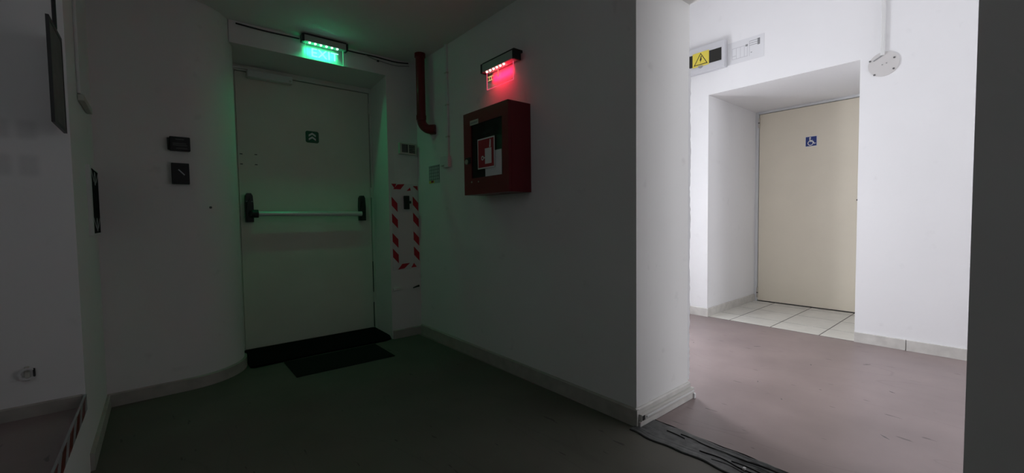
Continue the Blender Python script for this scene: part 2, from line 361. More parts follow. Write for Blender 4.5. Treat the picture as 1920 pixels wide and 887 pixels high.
# dark heel scuffs on the corridor vinyl
for (x, y, l_, a) in ((2.45, 0.36, .045, 0.9), (3.28, 0.86, .03, 0.4), (3.10, 0.43, .03, 1.1), (2.72, 0.98, .018, 0.2), (3.45, 1.25, .05, -.8), (3.2, 1.62, .018, 0.1), (2.55, 0.80, .02, 0.6), (2.85, 0.70, .015, 1.4), (3.55, 0.62, .05, -.7)):
    c_, s2 = math.cos(a), math.sin(a); w2 = .0035
    obj('scuff_mark', plan([(x-l_/2*c_, y-l_/2*s2), (x+w2*s2, y-w2*c_), (x+l_/2*c_, y+l_/2*s2), (x-w2*s2, y+w2*c_)], 0, 0.0006), 'darkgrey', flc)
# recess floor tiles in the corridor
fr_ = struct('floor_doorway', wbox(XW-0.002, XR+.05, RY0, RY1+.05, -0.1, 0.001), 'grout', 'cream tiled floor of the corridor door recess', 'floor')
gy = [RY0, 1.030, 1.390, 1.740, RY1+.0]; gx = [XW, 4.41, 4.80, 5.16, XR]
for i in range(4):
    for j in range(4):
        obj('tile', wbox(gx[i]+.006, gx[i+1]-.006, gy[j]+.0045, gy[j+1]-.0045, -0.004, 0.0022+random.random()*.0006, 0.0006), 'tile', fr_)

# skirting
def skirting(name, pts, h, t, mat, label, z=0, side=1):
    """strip following pts in plan, t thick to the given side"""
    P = [Vector(p) for p in pts]; N = []
    for i in range(len(P)):
        d = (P[min(i+1, len(P)-1)]-P[max(i-1, 0)]).normalized(); N.append(Vector((-d.y, d.x))*side)
    s_ = S(); n_ = len(P); vs_ = []
    for p, q in zip(P, N):
        o_ = p+q*t; c_ = p+q*(t*.55)
        vs_ += [(p.x, p.y, z), (o_.x, o_.y, z), (o_.x, o_.y, z+h*.93), (c_.x, c_.y, z+h), (p.x, p.y, z+h)]
    fs_ = [(5*i+k, 5*i+(k+1) % 5, 5*i+5+(k+1) % 5, 5*i+5+k) for i in range(n_-1) for k in range(5)] + [(0, 1, 2, 3, 4), tuple(5*n_-5+k for k in (4, 3, 2, 1, 0))]
    return struct(name, s_.add(vs_, fs_), mat, label, 'skirting', smooth=30)
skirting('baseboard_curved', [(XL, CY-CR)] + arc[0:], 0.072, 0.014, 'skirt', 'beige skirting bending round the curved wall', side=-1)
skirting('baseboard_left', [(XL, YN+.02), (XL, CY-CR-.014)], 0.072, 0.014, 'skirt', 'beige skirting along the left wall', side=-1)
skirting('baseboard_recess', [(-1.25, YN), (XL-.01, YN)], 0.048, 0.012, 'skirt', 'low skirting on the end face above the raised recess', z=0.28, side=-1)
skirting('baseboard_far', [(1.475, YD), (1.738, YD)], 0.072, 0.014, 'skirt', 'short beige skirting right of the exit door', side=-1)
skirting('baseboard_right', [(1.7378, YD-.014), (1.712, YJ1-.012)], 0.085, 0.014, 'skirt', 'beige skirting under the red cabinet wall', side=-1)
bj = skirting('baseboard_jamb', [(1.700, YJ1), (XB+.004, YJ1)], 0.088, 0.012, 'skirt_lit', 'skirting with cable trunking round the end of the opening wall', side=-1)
sh = wbox(XC-.008, XB+.012, YJ1-.030, YJ1-.012, 0.030, 0.062, 0.003)
tr = obj('cable_trunking', sh, 'trunk', bj, label='white cable trunking')
obj('trunking_lid', wbox(XC+.03, XB+.006, YJ1-.034, YJ1-.030, 0.042, 0.050, 0.001), 'white', tr)
obj('trunking_hole', wbox(XC-.004, XC+.016, YJ1-.032, YJ1-.0302, 0.036, 0.058), 'black', tr)
obj('lower_trunking', wbox(XC-.012, XB+.010, YJ1-.026, YJ1-.012, 0.0, 0.028, 0.003), 'skirt_lit', bj)
obj('trunking_end', wbox(XB+.004, XB+.022, YJ1-.036, YJ1+.0, 0.0, 0.030, 0.004), 'white', bj)
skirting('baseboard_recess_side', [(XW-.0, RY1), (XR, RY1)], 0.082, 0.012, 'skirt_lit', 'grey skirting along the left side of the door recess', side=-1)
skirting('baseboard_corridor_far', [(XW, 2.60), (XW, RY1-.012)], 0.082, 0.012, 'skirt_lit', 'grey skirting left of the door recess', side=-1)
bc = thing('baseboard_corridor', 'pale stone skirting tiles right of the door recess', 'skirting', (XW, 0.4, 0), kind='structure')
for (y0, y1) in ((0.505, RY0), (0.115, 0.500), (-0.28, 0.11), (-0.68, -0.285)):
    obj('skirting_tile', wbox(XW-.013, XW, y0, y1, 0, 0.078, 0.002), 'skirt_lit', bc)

# grey taped joint across the opening
sh = S(); NX, NY = 44, 200; X0, X1 = 1.655, 1.825; Y0, Y1 = YJ0-.05, YJ1
for j in range(NY+1):
    y = Y0+(Y1-Y0)*j/NY
    for i in range(NX+1):
        u = i/NX; wob = 0.012*math.sin(y*7+u*3)+0.006*math.sin(y*23+1)
        e0 = 0.006*math.sin(y*17)+0.004*math.sin(y*41); e1 = 0.004*math.sin(y*19+2)+0.003*math.sin(y*53)
        x = X0+e0+(X1+e1-X0-e0)*u
        h = 0.006
        for c, a, wd in ((0.15, 0.003, .02), (0.26, 0.005, .022), (0.36, 0.006, .018), (0.47, 0.007, .02), (0.55, 0.005, .016), (0.66, 0.007, .022), (0.76, 0.006, .018), (0.88, 0.007, .024)):
            dx = 0.035*math.sin(y*6+c*40)+0.015*math.sin(y*19+c*70)
            h += a*math.exp(-((u-c-dx)/wd)**2)*max(0.0, 0.5+0.6*math.sin(y*4.3+c*57))*(1.0 if y < 0.92 else 0.25)
        if i in (0, NX): h = 0.0
        sh.v.append(Vector((x, y, h)))
sh.f = [(j*(NX+1)+i, j*(NX+1)+i+1, (j+1)*(NX+1)+i+1, (j+1)*(NX+1)+i) for j in range(NY) for i in range(NX)]
ts = thing('threshold_strip', 'wrinkled grey tape strip across the floor of the opening', 'floor strip', ((X0+X1)/2, 0.6, 0))
obj('tape', sh, 'strip', ts, smooth=40)
def ragged(xc, wd, z, amp, ph, y0=Y0, y1=Y1):
    s_ = S(); n_ = 140
    for j in range(n_+1):
        y = y0+(y1-y0)*j/n_; c = xc+amp*math.sin(y*17+ph)+amp*.6*math.sin(y*41+ph*2); k = wd*(0.2+0.8*abs(math.sin(y*13+ph*3)*math.sin(y*37+ph)))
        s_.v += [Vector((c-k, y, 0.0004)), Vector((c-k*.5, y, z)), Vector((c+k*.5, y, z)), Vector((c+k, y, 0.0004))]
    s_.f = [(4*j+i, 4*j+i+1, 4*j+i+5, 4*j+i+4) for j in range(n_) for i in range(3)]; return s_
obj('edge_or_crease', ragged(X0-.001, 0.0036, 0.004, 0.006, 0), 'stripline', ts)
obj('edge_or_crease', ragged(X1+.001, 0.0018, 0.005, 0.004, 2), 'stripline', ts)
obj('edge_or_crease', ragged(X0+.060, 0.0018, 0.0105, 0.007, 1, y1=0.84), 'stripline', ts)
obj('edge_or_crease', ragged(X0+.124, 0.0022, 0.0105, 0.005, 4, y1=0.96), 'stripline', ts)
obj('edge_or_crease', ragged(X0+.090, 0.0014, 0.0100, 0.009, 6, y1=0.72), 'stripline', ts)  # last three: dark of the tape's creases put in as black strips
obj('edge_or_crease', ragged(X0+.036, 0.0012, 0.0085, 0.007, 8, y1=0.78), 'stripline', ts)
obj('edge_or_crease', ragged(X0+.108, 0.0020, 0.0100, 0.004, 9, y0=0.93, y1=1.02), 'stripline', ts)
obj('white_scrap', wbox(1.70, 1.714, 0.655, 0.664, 0.012, 0.02, 0.001), 'white', ts)

# ------------------------------------------------------------------ exit door
FD = Fr((0, YE, 0), (1, 0, 0), (0, -1, 0))
d1 = thing('door_1', 'pale steel emergency exit door with push bar', 'door', (0.97, YE, 0), kind='structure')
leaf = obj('door_leaf', box(FD, 0.478, 1.490, 0.015, 2.130, -0.04, 0.0, 0.003), 'door', d1)
sh = box(FD, 0.43, 0.474, 0, 2.175, -0.05, 0.014, 0.002); box(FD, 1.494, 1.520, 0, 2.175, -0.05, 0.014, 0.002, sh); box(FD, 0.474, 1.494, 2.134, 2.175, -0.05, 0.014, 0.002, sh)
obj('door_frame', sh, 'frame', d1)
for z in (0.25, 1.2, 1.95): obj('hinge', tube([FD.p(1.492, z, 0.010), FD.p(1.492, z+.09, 0.010)], 0.007, 10), 'frame', d1)
obj('door_seal', box(FD, 1.4905, 1.4935, 0.02, 0.62, -0.01, 0.006), 'black', d1)
dc = obj('door_closer', box(FD, 0.555, 0.862, 2.085, 2.140, 0.0, 0.062, 0.006), 'white', d1, label='white overhead door closer')
obj('closer_arm', box(FD, 0.45, 0.60, 2.140, 2.150, 0.02, 0.045, 0.002), 'white', dc)
obj('closer_screw', disc(FD, 0.842, 2.10, 0.008, 0.062, 0.066, 12), 'steel', dc)
for a, b in ((0.500, 1.512), (0.597, 1.514), (0.500, 1.436), (0.597, 1.437)): obj('screw_hole', box(FD, a-.009, a+.009, b-.003, b+.003, 0, 0.0012), 'black', d1)
pb = obj('push_bar', tube([FD.p(0.555, 1.058, 0.075), FD.p(1.375, 1.055, 0.075)], 0.020, 20), 'tube', d1, smooth=40, label='satin push bar')
def arm(a, w_, flip):
    s_ = prism(FD, [(a-w_, 0.995), (a+w_, 0.995), (a+w_*1.05, 1.12), (a+w_*.9, 1.195), (a+w_*.5, 1.215), (a-w_*.5, 1.215), (a-w_*.9, 1.195), (a-w_*1.05, 1.12)], 0.0, 0.045)
    prism(FD, [(a-w_*.8, 1.005), (a+w_*.8, 1.005), (a+w_*.8, 1.13), (a, 1.17), (a-w_*.8, 1.13)], 0.045, 0.058, s_)
    return s_
h1 = obj('bar_housing', arm(0.535, 0.026, 1), 'black', d1, label='black left housing of the push bar')
obj('bar_socket', tube([FD.p(0.545, 1.058, 0.075), FD.p(0.585, 1.058, 0.075)], 0.031, 18), 'black', h1, smooth=40)
obj('bar_bracket', box(FD, 0.53, 0.585, 1.035, 1.085, 0.03, 0.09, 0.008), 'black', h1)
obj('housing_line', box(FD, 0.512, 0.558, 1.150, 1.154, 0.045, 0.0465), 'midgrey', h1)
h2 = obj('bar_housing', arm(1.398, 0.026, -1), 'black', d1, label='black right housing of the push bar')
obj('bar_bracket', box(FD, 1.372, 1.415, 1.028, 1.080, 0.03, 0.072, 0.008), 'black', h2)
st = obj('escape_sticker', S(), 'green', d1) if False else None
def rrect(a0, a1, b0, b1, r, n=5):
    pts = []
    for (ca, cb, t) in ((a1-r, b0+r, -90), (a1-r, b1-r, 0), (a0+r, b1-r, 90), (a0+r, b0+r, 180)):
        for i in range(n+1):
            q = math.radians(t+90*i/n); pts.append((ca+r*math.cos(q), cb+r*math.sin(q)))
    return pts
st = obj('escape_sticker', prism(FD, rrect(0.957, 1.060, 1.645, 1.741, 0.016), 0, 0.002), 'green', d1, label='green sticker with two white chevrons')
for b in (1.664, 1.694):
    obj('chevron', prism(FD, [(0.981, b), (1.0085, b+.018), (1.036, b), (1.036, b+.017), (1.0085, b+.035), (0.981, b+.017)], 0.002, 0.003), 'signwhite', st)

# mats in front of the exit
m1 = obj('doorway_mat', plan([(0.445, 3.335), (0.47, 3.315), (0.9, 3.33), (1.40, 3.315), (1.455, 3.34), (1.48, 3.42), (1.49, 3.765), (0.445, 3.765)], 0, 0.016), 'rubber')
tag(m1, 'black mat filling the recess under the exit door', 'mat')
m2 = obj('floor_mat', plan([(0.640, 2.930), (1.292, 2.905), (1.298, 3.29), (0.645, 3.30)], 0, 0.006), 'mat')
tag(m2, 'thin charcoal mat on the lobby floor before the exit', 'mat')

# ------------------------------------------------------------------ edge-lit signs
def lit_sign(root, fr, a0, a1, b0, b1, c0, c1, p0, p1, pb, led0, led1, ledm, edgem, col, power, sheet_power):
    """aluminium rail with six diodes under it and a hanging clear sheet"""
    body = obj('rail', box(fr, a0+.012, a1-.012, b0, b1, c0, c1, 0.004), 'alu', root)
    for a in (a0, a1-.016): obj('end_cap', box(fr, a, a+.016, b0-.005, b1+.004, c0-.001, c1+.003, 0.003), 'black', root)
    obj('mounting_plate', box(fr, a0+.01, a1-.01, b1-.004, b1+.010, 0.0, c1-.006), 'black', root)
    cp = (c0+c1)/2+.004
    sheet = obj('acrylic_sheet', box(fr, p0, p1, pb, b0-.001, cp-.002, cp+.002), 'acr', root)
    for (x0, x1, y0, y1) in ((p0, p0+.002, pb, b0-.004), (p1-.002, p1, pb, b0-.004), (p0+.002, p1-.002, pb, pb+.002)):
        obj('lit_edge', box(fr, x0, x1, y0, y1, cp-.0022, cp+.0022), edgem, sheet)
    led_me = None
    for k in range(6):
        a = led0+(led1-led0)*k/5
        s_ = S(); n_ = 10
        for (r, dz) in ((0.0075, 0.0), (0.0075, -0.005), (0.005, -0.009)):
            s_.v += [fr.p(a+r*math.cos(2*math.pi*i/n_), b0+dz, cp+.010+r*math.sin(2*math.pi*i/n_)) for i in range(n_)]
        s_.f = [(i, (i+1) % n_, n_+(i+1) % n_, n_+i) for i in range(n_)] + [(n_+i, n_+(i+1) % n_, 2*n_+(i+1) % n_, 2*n_+i) for i in range(n_)] + [tuple(range(2*n_, 3*n_))]
        obj('diode', s_, ledm, root)
    ld = bpy.data.lights.new('diode_light', 'AREA'); ld.shape = 'RECTANGLE'; ld.size = led1-led0; ld.size_y = 0.012; ld.energy = power; ld.color = col; ld.spread = math.radians(130)
    lo = bpy.data.objects.new('diode_light', ld); C.objects.link(lo)
    z_ = -(Vector((0, 0, -1))); x_ = fr.u; y_ = z_.cross(x_)
    lo.parent = root; lo.matrix_local = Matrix((x_, y_, z_)).transposed().to_4x4()
    lo.location = fr.p((led0+led1)/2, b0-.012, 0.036) - ORG[root]
    l2 = bpy.data.lights.new('sheet_light', 'AREA'); l2.shape = 'RECTANGLE'; l2.size = (led1-led0)*1.15; l2.size_y = 0.04; l2.energy = sheet_power; l2.color = col; l2.spread = math.radians(80)
    lo = bpy.data.objects.new('sheet_light', l2); C.objects.link(lo)
    lo.parent = root; lo.matrix_local = Matrix((fr.u, fr.z, fr.u.cross(fr.z))).transposed().to_4x4()
    if lo.matrix_local.to_3x3().col[2].dot(fr.n) < 0: lo.matrix_local = Matrix((-fr.u, fr.z, (-fr.u).cross(fr.z))).transposed().to_4x4()
    lo.location = fr.p((led0+led1)/2, b0-.030, 0.038) - ORG[root]
    return sheet, cp
FX = Fr((0, YD, 0), (1, 0, 0), (0, -1, 0))
FC = Fr((1.6984, 0, 0), (-0.01187, -1, 0), (-1, 0.01187, 0))     # a = -y
es = thing('exit_sign', 'green glowing exit sign of clear acrylic above the door', 'exit sign', (0.98, YD, 2.1))
sheet, cp = lit_sign(es, FX, 0.820, 1.137, 2.262, 2.306, 0.045, 0.100, 0.846, 1.105, 2.148, 0.872, 1.062, 'led_g', 'edge_g', (0.02, 1.0, 0.34), 0.60, 0.16)
obj('sign_lettering', text(FX, 'EXIT', 0.885, 2.170, 0.085, cp+.0022, cp+.003, width=0.185), 'etch_g', sheet, label='etched EXIT lettering')
hs = thing('hydrant_sign', 'red glowing clear acrylic sign above the red cabinet', 'sign', (XC, -2.1, 1.85))
hs.location = (XC, 2.13, 1.83); ORG[hs] = Vector((XC, 2.13, 1.83))
sheet, cp = lit_sign(hs, FC, -2.272, -1.930, 1.945, 1.995, 0.022, 0.075, -2.235, -1.965, 1.830, -2.220, -2.045, 'led_r', 'edge_r', (1.0, 0.0, 0.045), 0.26, 0.22)
pg = obj('pictogram', ring(FC, -2.195, 1.895, 0.010, 0.014, cp+.0022, cp+.003, 20), 'etch_y', sheet, label='etched hose pictogram')
obj('pictogram_bar', bar(FC, (-2.222, 1.908), (-2.165, 1.906), 0.004, cp+.0022, cp+.003), 'etch_y', sheet)
obj('pictogram_bar', bar(FC, (-2.222, 1.884), (-2.170, 1.882), 0.003, cp+.0022, cp+.003), 'etch_y', sheet)
obj('pictogram_bar', box(FC, -2.118, -2.108, 1.885, 1.93, cp+.0022, cp+.003), 'etch_r', sheet)

# cables along the ceiling
def cable(name, pts, r, mat, label):
    P = [Vector(p) for p in pts]; out = []
    for i in range(len(P)-1):
        for k in range(6):
            t = k/6; a = P[max(i-1, 0)]; b = P[i]; c = P[i+1]; d = P[min(i+2, len(P)-1)]
            out.append(0.5*((2*b)+(c-a)*t+(2*a-5*b+4*c-d)*t*t+(3*b-a-3*c+d)*t**3))
    out.append(P[-1]); o = obj(name, tube(out, r, 8), mat, smooth=60); tag(o, label, 'cable'); return o
cable('cable', [(0.44, YD-.008, 2.302), (0.60, YD-.010, 2.296), (0.75, YD-.012, 2.297), (0.815, YD-.045, 2.285)], 0.005, 'cable', 'black cable left of the green exit sign')
cable('cable', [(1.142, YD-.045, 2.283), (1.25, YD-.012, 2.296), (1.38, YD-.009, 2.300), (1.55, YD-.009, 2.296), (1.66, YD-.02, 2.305)], 0.005, 'cable', 'black cable from the green exit sign to the red pipe')
cable('cable', [(1.30, YD-.016, 2.292), (1.40, YD-.008, 2.277), (1.55, YD-.008, 2.268), (1.67, YD-.015, 2.285)], 0.0035, 'cablew', 'thin grey cable sagging below the black one beside the red pipe')
o = obj('cable_clip', box(FX, 1.395, 1.412, 2.266, 2.280, 0, 0.012, 0.002), 'dark'); tag(o, 'small dark cable clip under the lobby ceiling', 'clip')

# ------------------------------------------------------------------ red pipe in the corner
rp = thing('red_pipe', 'red painted water pipe bending into the wall in the corner', 'pipe', (1.655, 3.10, 1.66))
path = [(1.655, 3.10, ZC), (1.655, 3.10, 1.80)]
e0 = Vector((1.655, 3.10, 1.80)); dr = Vector((0.62, -0.78, 0)).normalized()
for i in range(1, 9):
    t = math.radians(90*i/8); path.append(e0 + dr*0.085*(1-math.cos(t)) - Vector((0, 0, 1))*0.085*math.sin(t))
path.append(path[-1]+dr*0.035)
obj('pipe_run', tube(path, 0.036, 20), 'pipe', rp, smooth=50)
obj('pipe_collar', tube([(1.655, 3.10, ZC-.001), (1.655, 3.10, ZC-.030)], 0.043, 20), 'pipe', rp, smooth=50)
obj('pipe_collar', tube([Vector(path[-1])-dr*.045, Vector(path[-1])-dr*.005], 0.040, 20), 'pipe', rp, smooth=50)
obj('pipe_collar', tube([e0+Vector((0, 0, .03)), e0+Vector((0, 0, -.005))], 0.040, 20), 'pipe', rp, smooth=50)

# conduit with box on the cabinet wall
cd = thing('wall_conduit', 'slim white conduit dropping to a small box beside the red cabinet', 'conduit', (XC, 2.80, 1.39))
obj('conduit_run', box(FC, -2.828, -2.803, 1.47, ZC, 0, 0.016, 0.003), 'white', cd)
for z in (1.62, 1.86, 2.10): obj('conduit_clip', box(FC, -2.832, -2.799, z, z+.012, 0, 0.019, 0.002), 'offw', cd)
obj('junction_box', box(FC, -2.845, -2.785, 1.392, 1.478, 0, 0.030, 0.004), 'white', cd)
obj('side_box', box(FC, -2.915, -2.848, 1.412, 1.482, 0, 0.025, 0.004), 'white', cd)

# notice with a grid
nt = thing('wall_notice', 'small gridded notice with coloured foot on the wall near the corner', 'notice', (XC, 3.05, 1.29))
sheet = obj('sheet', box(FC, -3.135, -2.965, 1.290, 1.434, 0, 0.003), 'palegrey', nt)
for i in range(6): obj('grid_line', box(FC, -3.130+i*.032, -3.126+i*.032, 1.315, 1.430, 0.003, 0.0038), 'darkgrey', sheet)
for i in range(5): obj('grid_line', box(FC, -3.130, -2.968, 1.318+i*.026, 1.321+i*.026, 0.0038, 0.0044), 'darkgrey', sheet)
obj('coloured_foot', box(FC, -3.133, -3.050, 1.292, 1.312, 0.003, 0.004), 'yellow', sheet)
obj('red_foot', box(FC, -3.10, -3.060, 1.296, 1.312, 0.004, 0.005), 'signred', sheet)

# keypad right of the exit
kp = thing('alarm_keypad', 'yellowed alarm keypad with dark keys right of the exit door', 'keypad', (1.645, YD, 1.54))
obj('case', box(FX, 1.560, 1.716, 1.545, 1.640, 0, 0.028, 0.005), 'offw', kp)
obj('display', box(FX, 1.580, 1.632, 1.560, 1.626, 0.028, 0.030), 'darkgrey', kp)
obj('display_slot', box(FX, 1.625, 1.631, 1.560, 1.626, 0.030, 0.031), 'black', kp)
for r in range(5):
    for c in range(3): obj('key', box(FX, 1.645+c*.018, 1.660+c*.018, 1.558+r*.014, 1.567+r*.014, 0.028, 0.032), 'black', kp)

# hatch with hazard tape border
hz = thing('wall_hatch', 'white wall hatch bordered with red and white hazard tape', 'hatch', (1.60, YD, 0.57))
A0, A1, B0, B1, TW = 1.487, 1.730, 0.575, 1.300, 0.052
panel = obj('hatch_panel', box(FX, A0+TW, A1-TW, B0+TW, B1-TW, 0, 0.004, 0.001), 'tapewhite', hz)
def tape(side):
    if side == 'L': a = (A0, A0+TW, B0, B1)
    if side == 'R': a = (A1-TW, A1, B0, B1)
    if side == 'T': a = (A0+TW, A1-TW, B1-TW, B1)
    if side == 'B': a = (A0+TW, A1-TW, B0, B0+TW)
    return obj('hazard_tape', box(FX, a[0], a[1], a[2], a[3], 0, 0.005), 'tapewhite', hz)
for side, aa in (('L', A0), ('R', A1-TW)):
    t_ = tape(side)
    for b in (0.632, 0.762, 0.925, 1.062, 1.20)[:4] if side == 'L' else (0.640, 0.770, 0.930, 1.068):
        obj('red_stripe', prism(FX, [(aa+.001, b+.055), (aa+TW-.001, b), (aa+TW-.001, b+.072), (aa+.001, b+.127)], 0.005, 0.006), 'tapered', t_)
t_ = tape('T')
obj('red_stripe', prism(FX, [(A0+TW-.035, B1-TW+.004), (A0+TW+.030, B1-TW+.004), (A0+TW+.068, B1-.003), (A0+TW+.004, B1-.008)], 0.005, 0.006), 'tapered', t_)
obj('red_stripe', prism(FX, [(A1-TW-.055, B1-TW-.008), (A1-TW-.015, B1-TW-.004), (A1-TW-.022, B1-TW+.022)], 0.005, 0.006), 'tapered', t_)
obj('red_stripe', prism(FX, [(A1-TW+.004, B1-TW+.036), (A1-.004, B1-TW+.036), (A1-.003, B1-TW-.004)], 0.005, 0.006), 'tapered', t_)
obj('red_stripe', prism(FX, [(A0+.002, B1-.004), (A0+.045, B1-.004), (A0+.028, B1-.040)], 0.005, 0.006), 'tapered', t_)
t_ = tape('B')
obj('red_stripe', prism(FX, [(A0+TW-.010, B0+.004), (A0+TW+.048, B0+.010), (A0+TW+.100, B0+.053), (A0+TW+.030, B0+.050)], 0.005, 0.006), 'tapered', t_)
obj('red_stripe', prism(FX, [(A1-.080, B0+.012), (A1-.028, B0+.014), (A1-.054, B0+.050)], 0.005, 0.006), 'tapered', t_)
lk = obj('hatch_lock', box(FX, 1.594, 1.636, 1.085, 1.198, 0.004, 0.034, 0.004), 'black', hz)
obj('lock_knob', tube([FX.p(1.636, 1.145, 0.02), FX.p(1.652, 1.145, 0.02)], 0.012, 12), 'black', lk)
o = obj('wall_cleat', box(FX, 1.480, 1.545, 0.408, 0.428, 0, 0.018, 0.003), 'white'); tag(o, 'small white cleat low on the wall beside the exit', 'cleat')
o = obj('cable_stub', tube([FX.p(1.66, 0.412, 0.012), FX.p(1.695, 0.420, 0.012), FX.p(1.716, 0.424, 0.012)], [0.005, 0.007, 0.009], 10), 'cable'); tag(o, 'short dark cable stub in the corner under the taped hatch', 'cable')

# ------------------------------------------------------------------ fire hose cabinet
CA0, CA1, CB0, CB1, CD = -2.340, -1.875, 1.152, 1.674, 0.172
fc = thing('fire_hose_cabinet', 'red steel fire hose cabinet with glazed door on the wall', 'cabinet', (XC, 2.1, CB0))
WA0, WA1, WB0, WB1 = -2.256, -1.933, 1.255, 1.592          # glazed opening
sh = box(FC, CA0, CA0+.004, CB0, CB1, 0.001, CD-.022); box(FC, CA1-.004, CA1, CB0, CB1, 0.001, CD-.022, 0, sh)
box(FC, CA0+.004, CA1-.004, CB0, CB0+.004, 0.001, CD-.022, 0, sh); box(FC, CA0+.004, CA1-.004, CB1-.004, CB1, 0.001, CD-.022, 0, sh)
obj('cabinet_body', sh, 'red', fc)
obj('back_panel', box(FC, CA0+.004, CA1-.004, CB0+.004, CB1-.004, 0.001, 0.006), 'inside', fc)
sh = box(FC, CA0, WA0, CB0, CB1, CD-.020, CD); box(FC, WA1, CA1, CB0, CB1, CD-.020, CD, 0, sh); box(FC, WA0, WA1, CB0, WB0, CD-.020, CD, 0, sh); box(FC, WA0, WA1, WB1, CB1, CD-.020, CD, 0, sh)
dr_ = obj('cabinet_door', sh, 'red', fc)
obj('door_pane', box(FC, WA0, WA1, WB0, WB1, CD-.010, CD-.006), 'cabglass', dr_)
obj('lock', disc(FC, -2.300, 1.365, 0.016, CD, CD+.010, 18), 'steel', dr_)
obj('lock_plate', box(FC, -2.322, -2.262, 1.352, 1.392, CD, CD+.004, 0.001), 'black', dr_)
obj('rivet', disc(FC, -2.252, 1.232, 0.006, CD, CD+.004, 12), 'steel', dr_)
obj('rivet', disc(FC, -2.175, 1.230, 0.005, CD, CD+.004, 12), 'steel', dr_)
nl = obj('name_label', box(FC, -2.262, -2.170, 1.590, 1.620, CD, CD+.0015), 'offw', dr_, label='pale label strip')
obj('label_print', box(FC, -2.255, -2.180, 1.598, 1.610, CD+.0015, CD+.002), 'midgrey', nl)
sg = obj('hose_sign', box(FC, -2.180, -2.004, 1.305, 1.490, CD, CD+.002), 'signwhite', dr_, label='red hose reel sign with white border')
obj('sign_field', box(FC, -2.172, -2.012, 1.313, 1.482, CD+.002, CD+.003), 'signred', sg)
obj('sign_hose', box(FC, -2.100, -2.034, 1.332, 1.425, CD+.003, CD+.004), 'signwhite', sg)
obj('sign_flame', prism(FC, [(-2.056, 1.428), (-2.040, 1.428), (-2.038, 1.470), (-2.048, 1.478)], CD+.003, CD+.004), 'signwhite', sg)
obj('sign_nozzle', ring(FC, -2.126, 1.370, 0.007, 0.014, CD+.003, CD+.004, 18), 'signwhite', sg)
obj('sign_nozzle', bar(FC, (-2.113, 1.370), (-2.100, 1.370), 0.006, CD+.003, CD+.004), 'signwhite', sg)
# inside: rolled hose, valve, instruction sheet
hr = obj('hose_reel', ring(FC, -2.12, 1.40, 0.02, 0.125, 0.03, 0.10, 32), 'hose', fc, smooth=30)
obj('hose_hub', disc(FC, -2.12, 1.40, 0.022, 0.02, 0.11, 16), 'steel', hr)
obj('instruction_sheet', box(FC, -2.110, -1.945, 1.257, 1.405, CD-.006, CD-.0045), 'paper', fc)
obj('hose_nozzle', tube([FC.p(-2.19, 1.53, 0.12), FC.p(-2.06, 1.55, 0.12)], [0.012, 0.02], 12), 'dark', fc)

# ------------------------------------------------------------------ curved wall: readers
FL = Fr((0, CY-CR, 0), (1, 0, 0), (0, -1, 0))
k = (CY-CR)/3.32
def Lx(v): return v*k
def Lz(v): return 1+(v-1)*k
cr = thing('card_reader', 'black reader box with pale print lines on the curved wall', 'reader', (Lx(.118), CY-CR, Lz(1.43)))
obj('case', box(FL, Lx(0.070), Lx(0.170), Lz(1.436), Lz(1.520), 0, 0.040, 0.004), 'black', cr)
obj('back_box', box(FL, Lx(0.060), Lx(0.160), Lz(1.442), Lz(1.515), 0, 0.012, 0.002), 'dark', cr)
for (z, a, b_) in ((1.503, .100, .140), (1.478, .085, .150), (1.468, .085, .155), (1.449, .1, .155)):
    obj('print_line', box(FL, Lx(a), Lx(b_), Lz(z)-.002, Lz(z)+.003, 0.040, 0.0408), 'darkgrey', cr)
ab = thing('access_panel', 'black square wall plate with diagonal white mark below the reader', 'panel', (Lx(.115), CY-CR, Lz(1.23)))
obj('plate', box(FL, Lx(0.073), Lx(0.160), Lz(1.235), Lz(1.362), 0, 0.030, 0.003), 'black', ab)
obj('diagonal_mark', bar(FL, (Lx(0.107), Lz(1.323)), (Lx(0.136), Lz(1.290)), 0.006, 0.030, 0.031), 'palegrey', ab)
arcp = Vector((CX+CR*math.sin(math.radians(27)), CY-CR*math.cos(math.radians(27))))
o = obj('wall_stud', disc(Fr((arcp.x, arcp.y, 0), (math.cos(math.radians(27)), math.sin(math.radians(27)), 0), (math.sin(math.radians(27)), -math.cos(math.radians(27)), 0)), 0, 1.09, 0.007, -0.002, 0.006, 12), 'darkgrey'); tag(o, 'small dark stud on the curved wall left of the exit door', 'stud')

# ------------------------------------------------------------------ left wall and recess
FLW = Fr((XL, 0, 0), (0, 1, 0), (1, 0, 0))
pf = thing('picture_frame', 'narrow pale frame around a dark patterned picture by the left corner', 'picture', (XL, 3.03, 0.945))
sh = box(FLW, 2.770, 2.822, 0.945, 1.275, 0, 0.014); box(FLW, 3.128, 3.136, 0.945, 1.275, 0, 0.014, 0, sh); box(FLW, 2.822, 3.128, 1.267, 1.275, 0, 0.014, 0, sh); box(FLW, 2.822, 3.128, 0.945, 0.953, 0, 0.014, 0, sh)
obj('frame', sh, 'white', pf)
pc = obj('picture', box(FLW, 2.822, 3.128, 0.953, 1.267, 0, 0.012), 'motif', pf)
for z in (1.225, 0.995):
    obj('motif_ring', ring(FLW, 2.98, z, 0.018, 0.034, 0.012, 0.013, 16), 'midgrey', pc)
    obj('motif_bar', bar(FLW, (2.85, z+.03), (2.93, z-.015), 0.010, 0.012, 0.013), 'midgrey', pc)
    obj('motif_bar', bar(FLW, (3.11, z+.03), (3.03, z-.015), 0.010, 0.012, 0.013), 'midgrey', pc)
wp = thing('wall_panel', 'plain white box panel high on the left wall', 'panel', (XL, 2.77, 1.53))
obj('panel_body', box(FLW, 2.62, 2.93, 1.565, 2.02, 0, 0.012, 0.004), 'white', wp)
